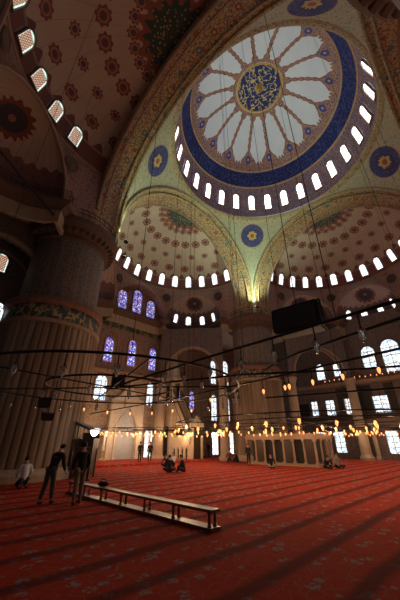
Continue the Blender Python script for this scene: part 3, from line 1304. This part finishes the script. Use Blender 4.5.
# ------------------------------------------------------------------ tribune by the far pier
TX0, TX1, TY0, TY1 = 6.6, 10.2, 3.3, 10.7
tr = empty('tribune', (8.4, 7., 0))
tag(tr, 'low columned tribune with dark openings in front of the far pier', 'tribune')
ox, oy = -8.4, -7.
m = MB()
m.box(TX0+ox, TX1+ox, TY0+oy, TY1+oy, 2.15, 2.32)
m.box(TX0+ox-.12, TX1+ox+.12, TY0+oy-.12, TY1+oy+.12, 2.32, 2.42)
m.build('deck', 'tribune', tr)
m = MB()
for (x0, x1, y0, y1) in ((TX0, TX1, TY0, TY0+.08), (TX0, TX1, TY1-.08, TY1), (TX0, TX0+.08, TY0, TY1), (TX1-.08, TX1, TY0, TY1)):
    m.box(x0+ox, x1+ox, y0+oy, y1+oy, 2.42, 2.62)
m.build('parapet', 'tribune', tr)
m = MB()
m.box(TX0+ox+.05, TX1+ox-.05, TY0+oy+.05, TY1+oy-.05, 0, .22)
m.build('plinth', 'tribune', tr)
ys = [TY0+.12+(TY1-TY0-.24)*i/7 for i in range(8)]
xs = [TX0+.12+(TX1-TX0-.24)*i/3 for i in range(4)]
spots = [(TX0+.12, y) for y in ys]+[(TX1-.12, y) for y in ys]+[(x, TY0+.12) for x in xs[1:3]]+[(x, TY1-.12) for x in xs[1:3]]
mm = None
for (x, y) in spots:
    if mm is None:
        t_ = MB()
        t_.box(-.14, .14, -.14, .14, .22, .36)
        t_.lathe([(.1, .36), (.085, 1.85), (.13, 2.0)], n=10)
        t_.box(-.14, .14, -.14, .14, 2.0, 2.15)
        mm = t_.mesh('column', 'tribune')
    put('column', mm, tr, (x+ox, y+oy, 0))
m = MB()
m.box(TX0+ox+.5, TX1+ox-.5, TY0+oy+.5, TY1+oy-.5, .22, 2.14)  # dark block standing in for the shade behind the columns
m.build('inner_shade_block', 'grille', tr)
for i in (0, 2, 5):
    m = MB()
    y0, y1 = ys[i]+.12+oy, ys[i+1]-.12+oy
    m.box(TX0+ox+.1, TX0+ox+.15, y0, y1, .22, 2.1)  # panel coloured dark to imitate the shade of an open bay
    m.build('opening_shade_panel', 'darkwood', tr)

# ------------------------------------------------------------------ preacher's chair by the near pier
pc = empty('preachers_chair', (-10.6, 10.2, 0), R(-45))
tag(pc, 'dark wooden preacher chair with ladder stair beside the near pier', 'pulpit chair')
m = MB()
for sx in (-1, 1):
    for sy in (-1, 1):
        m.box(sx*.5-.05, sx*.5+.05, sy*.5-.05, sy*.5+.05, 0, 2.0)
        m.tube([(sx*.5, sy*.5, 2.0), (sx*.5, sy*.5, 2.7-sx*.2)], .03, 6)
m.build('frame', 'darkwood', pc)
m = MB()
m.box(-.5, .5, -.5, .5, .12, 1.55)
m.build('panelled_body', 'darkwood', pc)
m = MB()
m.box(-.56, .56, -.56, .56, 1.55, 1.62)
m.box(-.56, .56, .5, .56, 1.62, 2.45)
m.box(-.56, -.5, -.5, .56, 1.62, 2.1)
m.box(.5, .56, -.5, .56, 1.62, 2.1)
m.build('seat', 'darkwood', pc)
m = MB()
m.prism([(-.68, 3.05), (.62, 2.5), (.62, 2.38), (-.68, 2.9)], -.62, .62, Matrix.Rotation(PI/2, 4, 'X'))
m.build('canopy', 'darkwood', pc)
m = MB()
for sy in (-.3, .3):
    m.tube([(-1.35, sy, 0), (-.55, sy, 2.4)], .035, 6)
for i in range(6):
    f = (i+.5)/6
    m.box(-1.35+.8*f-.1, -1.35+.8*f+.1, -.3, .3, 2.2*f-.02, 2.2*f+.02)
m.build('stair', plain('pale_wood', (.40, .33, .27), .5), pc)

# glowing bowl lamp beside it
gl = empty('globe_lamp', (-11.04, 8.58, 0))
tag(gl, 'white glowing bowl lamp on a thin dark post by the preacher chair', 'lamp')
m = MB()
m.lathe([(.2, 0), (.2, .04), (.035, .1), (.03, 2.22)], n=12)
m.build('post', 'iron', gl)
m = MB()
m.lathe([(.05, 2.2), (.12, 2.25), (.2, 2.36), (.25, 2.5), (.2, 2.52), (.02, 2.5)], n=20)
gg = G('bowl_glow', .4)
m.build('bowl', gg.out((.9, .9, .9), emit=((1., .93, .85), 9)), gl, True)

# ------------------------------------------------------------------ low barrier
br = empty('low_barrier', (-13.55, .6, 0))
tag(br, 'long low wooden barrier with shiny top rail standing across the carpet', 'barrier')
Y0, Y1 = -3.85, 4.3
m = MB()
m.box(-.15, .15, Y0, Y1, .36, .42)
m.build('top_rail', 'wood', br)
m = MB()
m.box(-.17, .17, Y0+.02, Y1, 0.0, .07)
m.build('bottom_rail', 'wood', br)
lg = MB()
lg.lathe([(.05, .07), (.05, .1), (.028, .14), (.04, .22), (.028, .3), (.05, .33), (.05, .36)], n=8)
lgm = lg.mesh('leg', 'wood')
for i in range(7):
    y = Y0+.14+(Y1-Y0-.28)*i/6
    for x in (-.1, .1):
        put('leg', lgm, br, (x, y, 0))

bag = empty('dark_bag', (-13.5, 2.35, .42), R(20))
tag(bag, 'small dark bag lying on the top rail of the barrier', 'bag')
m = MB()
m.ball((0, 0, .09), .12, .24, .09, 14)
m.build('pouch', 'black', bag, True)
m = MB()
m.tube([(0, -.16, .14), (0, -.1, .23), (0, .1, .23), (0, .16, .14)], .014, 6)
m.build('handle', 'black', bag)

# ------------------------------------------------------------------ chandeliers
def lamp_meshes():
    g = MB()
    g.lathe([(.015, -.36), (.05, -.33), (.03, -.28), (.085, -.2), (.1, -.1), (.075, -.02), (.095, .02), (.085, .02), (.06, -.03), (.08, -.1), (.05, -.2), (.01, -.25)], n=10, cap=False)
    g.lathe([(.09, -.005), (.1, .0), (.1, .02), (.09, .025)], n=10)
    gm = g.mesh('glass_lamp', 'glass', True)
    b = MB()
    b.lathe([(.01, -.33), (.05, -.27), (.085, -.16), (.08, -.07), (.035, .0)], n=8)
    bm_ = b.mesh('bulb', 'bulb', True)
    h = MB()
    h.tube([(0, 0, .0), (0, 0, .28)], .012, 5)
    h.tube([(-.07, 0, .0), (0, 0, .1), (.07, 0, 0)], .008, 4)
    hm = h.mesh('hanger', 'iron')
    return gm, bm_, hm


GM, BM, HM = lamp_meshes()


def hang_lamp(parent, x, y, z, lit, big=1.0, k=.5):
    """z = height of the iron bar; lamp hangs below it"""
    o = put('hanger', HM, parent)
    o.location = (x, y, z-.28)
    l = put('bulb' if lit else 'glass_lamp', BM if lit else GM, o)
    big *= k if lit else .55
    l.scale = (big, big, big)
    return o


def chandelier(cx, cy, z, rings, label, lit, cables=8, top=40, rr=.035, spokes=8, swap=None, a_off=0., watts=0.):
    o = empty('ring_chandelier', (cx, cy, z))
    tag(o, label, 'chandelier')
    rmax = max(r for r, n in rings)
    for r, n in rings:
        m = MB()
        m.ring((0, 0), r, rr, 64)
        m.build('iron_ring', 'iron', o)
        for i in range(n):
            a = 2*PI*(i+.5)/n+a_off
            l = lit if swap is None else swap(r, a)
            if l is None:
                continue
            hang_lamp(o, r*math.cos(a), r*math.sin(a), random.uniform(-.12, .06), l, random.uniform(.85, 1.1), .45 if rmax < 5 else .66)
    if watts:
        for r, n in rings:
            k = max(4, int(n/3))
            for i in range(k):
                a = 2*PI*(i+.25)/k
                if swap is None or swap(r, a):
                    l = lamp('lamp_glow', 'POINT', (0, 0, 0), watts, (1., .66, .38), .1)
                    l.parent = o
                    l.location = (r*math.cos(a), r*math.sin(a), -.35)
    m = MB()
    rmin = min(r for r, n in rings)
    for i in range(spokes):
        a = 2*PI*i/spokes+.2
        m.tube([(rmin*.0+.2*math.cos(a), .2*math.sin(a), 0), (rmax*math.cos(a), rmax*math.sin(a), 0)], rr*.7, 5)
    m.ring((0, 0), .25, rr, 16)
    m.build('spokes', 'iron', o)
    for i in range(cables):
        a = 2*PI*i/cables+.1
        m = MB()
        m.tube([(rmax*math.cos(a), rmax*math.sin(a), 0), (rmax*math.cos(a), rmax*math.sin(a), top(rmax, a)-z if callable(top) else top-z)], .009, 4)
        m.build('suspension_cable', 'iron', o)
    return o


def dome_top(cx, cy):
    def f(r, a):
        x, y = cx+r*math.cos(a), cy+r*math.sin(a)
        q = math.hypot(x, y)
        if q < A-.2:
            return DZ+DH*math.sqrt(1-(q/A)**2)-.05
        return 20.
    return f


chandelier(0, 0, 2.95, [(3.4, 22), (6.4, 34), (9.2, 44)], 'great central chandelier crowded with lit lamps above the carpet', True, 14, dome_top(0, 0), .03, watts=LAMP_W)
chandelier(0, 16.2, 3.0, [(3.0, 18), (6.3, 50)], 'lit ring chandelier in front of the prayer niche', True, 6, 24, .03, watts=LAMP_W*1.25)
chandelier(-14.9, .1, 3.5, [(2.0, 12), (4.2, 26)], 'nearest dark ring chandelier with clear glass lamps at left', False, 6, 23., .03,
           spokes=6, swap=lambda r, a: (True if (r > 3 and -.1 < ((a+PI) % (2*PI))-PI < 1.5) else False), watts=LAMP_W*.5)
chandelier(16.5, .5, 3.1, [(3.0, 14), (5.6, 30)], 'distant lit ring chandelier by the right wall', True, 6, 24., .03, watts=LAMP_W)

# straight iron lamp rails
def rail(name, label, pts, lamps, lit, z, r=.028, cab=()):
    o = empty(name, (pts[0][0], pts[0][1], z))
    tag(o, label, 'lamp rail')
    x0, y0 = pts[0]
    m = MB()
    m.tube([(x-x0, y-y0, 0) for x, y in pts], r, 6)
    m.build('iron_bar', 'iron', o)
    for (x, y) in lamps:
        hang_lamp(o, x-x0, y-y0, .0, lit, 1.0, .42)
    for (x, y) in cab:
        c = MB()
        c.tube([(x-x0, y-y0, 0), (x-x0, y-y0, 24-z)], .008, 4)
        c.build('suspension_cable', 'iron', o)
    return o


rail('lamp_rail', 'near straight dark iron rail with clear glass lamps rising to the right', [(-14.7, .8), (-14.95, -2.1), (-15.15, -4.2), (-15.3, -6.4), (-15.45, -8.6), (-15.5, -10)],
     [(-14.95, -2.6), (-15.1, -3.7), (-15.15, -4.6), (-15.2, -5.5), (-15.3, -6.3), (-15.35, -7.1), (-15.4, -7.8)], False, 3.57, cab=[(-15.0, -3), (-15.4, -7.5)])
rail('lamp_rail', 'farther iron rail carrying a row of lit lamps rising to the right', [(-10.6, 10.5), (-11.2, 2.8), (-11.6, -.6), (-11.9, -2.4), (-12.3, -4.7), (-12.9, -7.8), (-13.2, -9.5)],
     [(-11.9, -1.6), (-12.0, -2.9), (-12.15, -4.0), (-12.3, -4.8), (-12.5, -5.7), (-12.65, -6.5), (-12.8, -7.3)], True, 3.57, cab=[(-11.5, 0), (-12.4, -5)])
rail('lamp_rail', 'bare dark iron bar crossing below the black speaker', [(-13.2, -4.6), (-13.9, -5.5), (-14.3, -6.3), (-14.9, -8.2), (-15.2, -9.4)], [], False, 3.5)
rail('lamp_rail', 'dark bar with a single lit lamp crossing in front of the far pier', [(-14.9, -.5), (-13.6, -4.4), (-12.2, -6.6), (-10.9, -9.5)], [(-13.0, -5.3)], True, 3.45, cab=[(-13.6, -4.4)])
rail('lamp_rail', 'bare dark bar low across the right side', [(-10.5, -3.), (-9.5, -7.), (-9.2, -10)], [], False, 3.3)

# lamps along the upper ledge of the right wall
lr = empty('ledge_light_string', (22.9, 4, 9.6))
tag(lr, 'string of small lit lamps along the upper ledge of the right wall', 'light string')
m = MB()
m.tube([(0, -12, .25), (0, 4.5, .25)], .02, 5)
m.build('wire', 'iron', lr)
for i in range(24):
    b = put('bulb', BM, lr)
    b.location = (0, -11.8+i*.68, .3+random.uniform(-.05, .05))
    b.scale = (.6, .6, .6)

# tie rod upper left
m = MB()
m.tube([(-22.5, 3.2, 15.0), (-14.9, 11.2, 17.2)], .07, 6)
tag(m.build('tie_rod', 'iron'), 'dark iron tie rod slanting at the upper left by the balcony', 'tie rod')

# ------------------------------------------------------------------ loudspeakers
def speaker(x, y, z, rz, w_, d_, h_, label, tilt=0., top=None):
    o = empty('loudspeaker', (x, y, z))
    o.rotation_euler = (tilt, 0, rz)
    tag(o, label, 'loudspeaker')
    m = MB()
    m.box(-w_/2, w_/2, -d_/2, d_/2, -h_/2, h_/2)
    bmesh.ops.bevel(m.b, geom=list(m.b.edges), offset=min(w_, d_, h_)*.08, segments=2, affect='EDGES')
    m.build('cabinet', 'black', o)
    m = MB()
    m.box(-w_*.44, w_*.44, -d_/2-.012, -d_/2+.01, -h_*.4, h_*.4)
    m.build('grille', 'grille', o)
    m = MB()
    for s in (-1, 1):
        m.box(s*w_*.5-.02, s*w_*.5+.02, -.04, .04, -h_*.1, h_*.62)
    m.box(-w_*.5, w_*.5, -.04, .04, h_*.58, h_*.63)
    m.build('bracket', 'iron', o)
    if top:
        m = MB()
        m.tube([(0, 0, h_*.6), (0, 0, top-z)], .014, 4)
        m.build('cable', 'iron', o)
    return o


speaker(-11.6, -5.2, 5.35, R(-84), 1.5, .75, .85, 'large black speaker box hanging in front of the far pier', R(0), 24)
speaker(-14.5, .45, 3.82, R(-20), .42, .34, .42, 'small black speaker on the nearest ring chandelier', 0.2)
speaker(-16.5, 1.35, 2.98, R(-10), .32, .26, .28, 'small dark box against the fluted pier', 0, 3.5)
speaker(-16.2, 1.64, 2.6, R(-10), .34, .22, .22, 'flat dark floodlight just under the small dark box', 0, 3.5)
speaker(-2.6, 10.46, 2.62, R(-40), .7, .4, .45, 'left of two small black boxes level with the distant lamps', 0, 3.0)
speaker(-.9, 9.965, 2.62, R(-40), .7, .4, .45, 'right of two small black boxes level with the distant lamps', 0, 3.0)
o = empty('display_screen', (22.2, 12.0, 6.0), R(-90))
tag(o, 'dark flat screen hanging beside the far pier in the gallery', 'screen')
m = MB()
m.box(-1.5, 1.5, -.06, .06, -.9, .9)
m.build('panel', 'black', o)
m = MB()
m.box(-.1, .1, .06, 1.7, -.1, .1)
m.build('wall_arm', 'iron', o)

# ------------------------------------------------------------------ people
SK = plain('skin', (.38, .22, .15), .6)
HAIR = plain('dark_hair', (.015, .011, .01), .7)
CL = {'black': plain('black_cloth', (.014, .014, .017), .9), 'white': plain('white_cloth', (.55, .55, .58), .9), 'khaki': plain('khaki_cloth', (.20, .15, .10), .9),
      'olive': plain('grey_green_cloth', (.07, .07, .055), .9), 'navy': plain('navy_cloth', (.03, .035, .055), .9), 'red': plain('dark_red_cloth', (.14, .02, .02), .9), 'tan': plain('tan_cloth', (.25, .18, .13), .9)}


def skin_mesh(name, chains, mat, parent, sub=1):
    verts, edges, rad = [], [], []
    idx = {}
    for ch in chains:
        prev = None
        for (p, r) in ch:
            k = tuple(round(q, 4) for q in p)
            if k not in idx:
                idx[k] = len(verts)
                verts.append(p)
                rad.append(r)
            i = idx[k]
            if prev is not None and prev != i:
                edges.append((prev, i))
            prev = i
    me = bpy.data.meshes.new(name)
    me.from_pydata([tuple(v) for v in verts], edges, [])
    o = bpy.data.objects.new(name, me)
    COL.objects.link(o)
    sk = o.modifiers.new('skin', 'SKIN')
    sl = me.skin_vertices[0].data if me.skin_vertices else None
    if sl is None:
        bm_ = bmesh.new()
        bm_.from_mesh(me)
        bm_.verts.layers.skin.verify()
        bm_.to_mesh(me)
        bm_.free()
        sl = me.skin_vertices[0].data
    # one root per island
    par = list(range(len(verts)))

    def find(a):
        while par[a] != a:
            a = par[a]
        return a
    for a, b in edges:
        par[find(a)] = find(b)
    seen = set()
    for i, r in enumerate(rad):
        sl[i].radius = (r, r) if not isinstance(r, tuple) else r
        f = find(i)
        sl[i].use_root = f not in seen
        seen.add(f)
    sk.use_smooth_shade = True
    ss = o.modifiers.new('sub', 'SUBSURF')
    ss.levels = sub
    ss.render_levels = sub
    # freeze to a plain mesh
    dg = bpy.context.evaluated_depsgraph_get()
    nm_ = bpy.data.meshes.new_from_object(o.evaluated_get(dg))
    bpy.data.objects.remove(o)
    nm_.name = name
    nm_.materials.clear()
    nm_.materials.append(mat)
    for q in nm_.polygons:
        q.use_smooth = True
    return put(name, nm_, parent)


def person(loc, rz, pose, top, bottom, label, hair=True, s=1.0, fine=False, lean=.0, sleeves=True, group=None, turn=0.):
    """faces +Y in its own frame"""
    o = empty('person', loc, rz)
    o.scale = (s, s, s)
    tag(o, label, 'person', group)
    V = Vector
    if pose == 'stand':
        hip, kn, an = .93, .5, .08
        pel = V((0, 0, .95))
        legs = [[V((sx*.09, 0, hip)), V((sx*.11, .02+.05*sx*(1 if fine else .3), kn)), V((sx*.12, -.02+.12*sx*(1 if fine else .2), an))] for sx in (-1, 1)]
        upv = V((0, math.sin(lean), math.cos(lean)))
        arms = lambda sh, sx: [sh, sh+V((sx*.07, .02, -.28)), sh+V((sx*.04, .16+.1*lean, -.50))]
    elif pose == 'kneel':
        pel = V((0, 0, .30))
        legs = [[V((sx*.10, 0, .28)), V((sx*.16, .40, .12)), V((sx*.12, -.02, .07))] for sx in (-1, 1)]
        upv = V((0, math.sin(lean), math.cos(lean)))
        arms = lambda sh, sx: [sh, sh+V((sx*.10, .06, -.26)), sh+V((sx*.02, .28, -.38))]
    else:   # sit on the floor cross-legged
        pel = V((0, 0, .14))
        legs = [[V((sx*.10, 0, .14)), V((sx*.38, .30, .20)), V((-sx*.04, .42, .08))] for sx in (-1, 1)]
        upv = V((0, math.sin(lean), math.cos(lean)))
        arms = lambda sh, sx: [sh, sh+V((sx*.10, .08, -.24)), sh+V((-sx*.02, .30, -.34))]
    waist = pel+upv*.18
    chest = pel+upv*.38
    neck = pel+upv*.52
    hu = (upv+V((0, .35*lean, -.2*lean))).normalized()
    hb = neck+hu*.10+V((0, .01, 0))
    hm_ = hb+hu*.10+V((0, .015, 0))
    ht = hm_+hu*.085
    sh = [neck+V((sx*.18, 0, -.04)) for sx in (-1, 1)]
    body = [[(pel, .095), (waist, .085), (chest, .11), (neck, .06), (hb, .058), (hm_, (.082, .098)), (ht, .07)]]
    for k, sx in ((0, -1), (1, 1)):
        a = arms(sh[k], sx)
        d = (a[2]-a[1]).normalized()
        body.append([(neck, .06), (a[0], .062), (a[1], .043), (a[2], .03), (a[2]+d*.05, .034)])
        l = legs[k]
        f = V((0, .12, -.03)) if pose == 'stand' else V((0, -.12, 0)) if pose == 'kneel' else V((-sx*.1, .02, 0))
        body.append([(pel, .095), (l[0], .08), (l[1], .06), (l[2], .042)])
        # hand: palm and five unequal curled fingers
        p0 = a[2]+d*.06
        side = V((1, 0, 0))
        dn = d
        inw = V((-sx, .2, 0)).normalized()
        if fine:
            for q, ln in ((-1.5, .062), (-.5, .075), (.5, .08), (1.5, .07)):
                st = p0+V((0, q*.018, 0))
                body.append([(st, .011), (st+dn*ln*.6+inw*.004, .009), (st+dn*ln+inw*.022, .007)])
            st = a[2]+d*.03+V((0, .025, 0))
            body.append([(st, .011), (st+V((0, .025, 0))+dn*.02, .010), (st+V((0, .035, 0))+dn*.055+inw*.01, .008)])
    # nose
    body.append([(hm_+V((0, .07, -.01)), .016), (hm_+V((0, .105, -.022)), .012)])
    b = skin_mesh('body', body, SK, o, 1)
    # garments
    shirt = [[(pel-V((0, 0, .05)), .14), (pel+upv*.05, .145), (waist, .142), (chest, .162), (neck-upv*.03, .085)]]
    for k, sx in ((0, -1), (1, 1)):
        a = arms(sh[k], sx)
        shirt.append([(neck-upv*.03, .085), (a[0], .082), (a[1], .06), (a[1].lerp(a[2], .9), .046)])
    skin_mesh('jacket', shirt, CL[top], o, 1)
    tro = []
    for k, sx in ((0, -1), (1, 1)):
        l = legs[k]
        tro.append([(pel, .115), (l[0], .105), (l[1], .082), (l[1].lerp(l[2], .93), .062)])
    skin_mesh('trousers', tro, CL[bottom], o, 1)
    for k, sx in ((0, -1), (1, 1)):
        l = legs[k][2]
        m = MB()
        if pose == 'stand':
            m.ball((l.x, l.y+.06, .05), .05, .14, .05, 10)
        elif pose == 'kneel':
            m.ball((l.x, l.y-.1, .05), .045, .13, .05, 10)
        else:
            m.ball((l.x-sx*.06, l.y+.03, .06), .11, .05, .05, 10)
        m.build('shoe', 'black', o, True)
    if hair:
        m = MB()
        q = Matrix.Translation(hm_+hu*.03+V((0, -.018, 0)))
        m.ball((0, 0, .012), .098, .108, .10, 12, q)
        for v in list(m.b.verts):
            loc_ = v.co-(hm_)
            if loc_.y > .03 and loc_.z < .05:
                v.co.y = hm_.y+.03
        m.build('hair', HAIR, o, True)
    m = MB()
    for sx in (-1, 1):
        m.ball((hm_.x+sx*.032, hm_.y+.088, hm_.z+.01), .011, .008, .008, 8)
    m.build('eyes', 'black', o)
    m = MB()
    for sx in (-1, 1):
        m.ball((hm_.x+sx*.088, hm_.y-.005, hm_.z-.005), .012, .022, .033, 8)
    m.build('ears', SK, o, True)
    return o


person((-15.16, 3.12, 0), R(-62), 'stand', 'black', 'olive', 'man in dark jacket leaning forward, standing before the fluted pier', fine=True, lean=.42, s=1.06)
person((-14.45, 2.3, 0), R(-10), 'stand', 'black', 'khaki', 'man seen from behind in black top and khaki trousers beside the barrier', fine=True, lean=.08, s=1.05)
person((-14.56, 7.7, 0), R(-5), 'kneel', 'white', 'navy', 'person in white shirt kneeling at the foot of the fluted pier', fine=True, lean=.25, s=1.15)
PL = .17
person((-1.2, 18.0, PL), R(170), 'stand', 'black', 'black', 'left of two dark figures standing close together before the niche', s=1.0)
person((-.55, 17.2, PL), R(150), 'stand', 'black', 'black', 'right of two dark figures standing close together before the niche', s=1.0)
person((-4.9, 8.9, 0), R(-40), 'sit', 'black', 'black', 'left of the seated dark pair alone on the open carpet', s=1.15, lean=.3)
person((-4.0, 8.4, 0), R(50), 'sit', 'black', 'black', 'right of the seated dark pair alone on the open carpet', s=1.15, lean=.25)
person((-1.3, 13.6, 0), R(120), 'sit', 'navy', 'black', 'dark seated person at the platform edge, left of a paler one', s=1.05, lean=.35)
person((-.3, 13.9, 0), R(100), 'sit', 'white', 'black', 'seated person in pale top at the platform edge near the pulpit', s=1.1)
person((12.2, 21.2, PL), R(190), 'stand', 'black', 'navy', 'lone standing person on the platform right of the pulpit door', s=1.0)
person((6.6, 12.9, 0), R(120), 'kneel', 'red', 'black', 'kneeling person in dark red left of the tribune', s=1.1)
person((7.6, 12.6, 0), R(40), 'sit', 'black', 'black', 'person in black sitting low beside the kneeling red figure', s=1.15, lean=.3)
person((4.9, 9.2, 0), R(150), 'stand', 'black', 'black', 'dark standing person at the left corner of the tribune', s=1.0)
person((3.6, 6.0, 0), R(130), 'sit', 'black', 'tan', 'person sitting in front of the tribune openings', s=1.1)
person((6.0, 2.4, 0), R(140), 'sit', 'black', 'black', 'dark bent person sitting at the right corner of the tribune', s=1.1, lean=.5)
person((7.0, 1.9, 0), R(140), 'sit', 'tan', 'black', 'person in tan top sitting at the right end of the tribune', s=1.15)

# ------------------------------------------------------------------ floodlights on the cornices lighting the arches
def flood(x, y, z, target, energy, label, color=(.75, 1., .68)):
    o = empty('floodlight', (x, y, z))
    tag(o, label, 'floodlight')
    m = MB()
    m.box(-.16, .16, -.12, .12, .05, .28)
    m.build('housing', 'black', o)
    m = MB()
    m.box(-.13, .13, -.1, .1, .28, .30)
    gx = G('flood_glow', .4)
    m.build('lens', gx.out((.9, .9, .9), emit=(color, 12)), o)
    l = lamp('flood_spot', 'SPOT', (x, y, z+.4), energy*2.4, color, .15, target, 120)
    l.parent = o
    l.location = (0, 0, .4)
    return o


flood(9.9, 9.9, 18.0, (8.6, 8.6, 30), 1500, 'small floodlight at the foot of the far pendentive')
flood(-9.9, 10.4, 18.0, (-3, 12.0, 30), 1000, 'small floodlight on the cornice of the near-left pier')
flood(-8.6, 13.0, 18.3, (-4, 14.5, 30), 350, 'floodlight under the left foot of the far great arch')
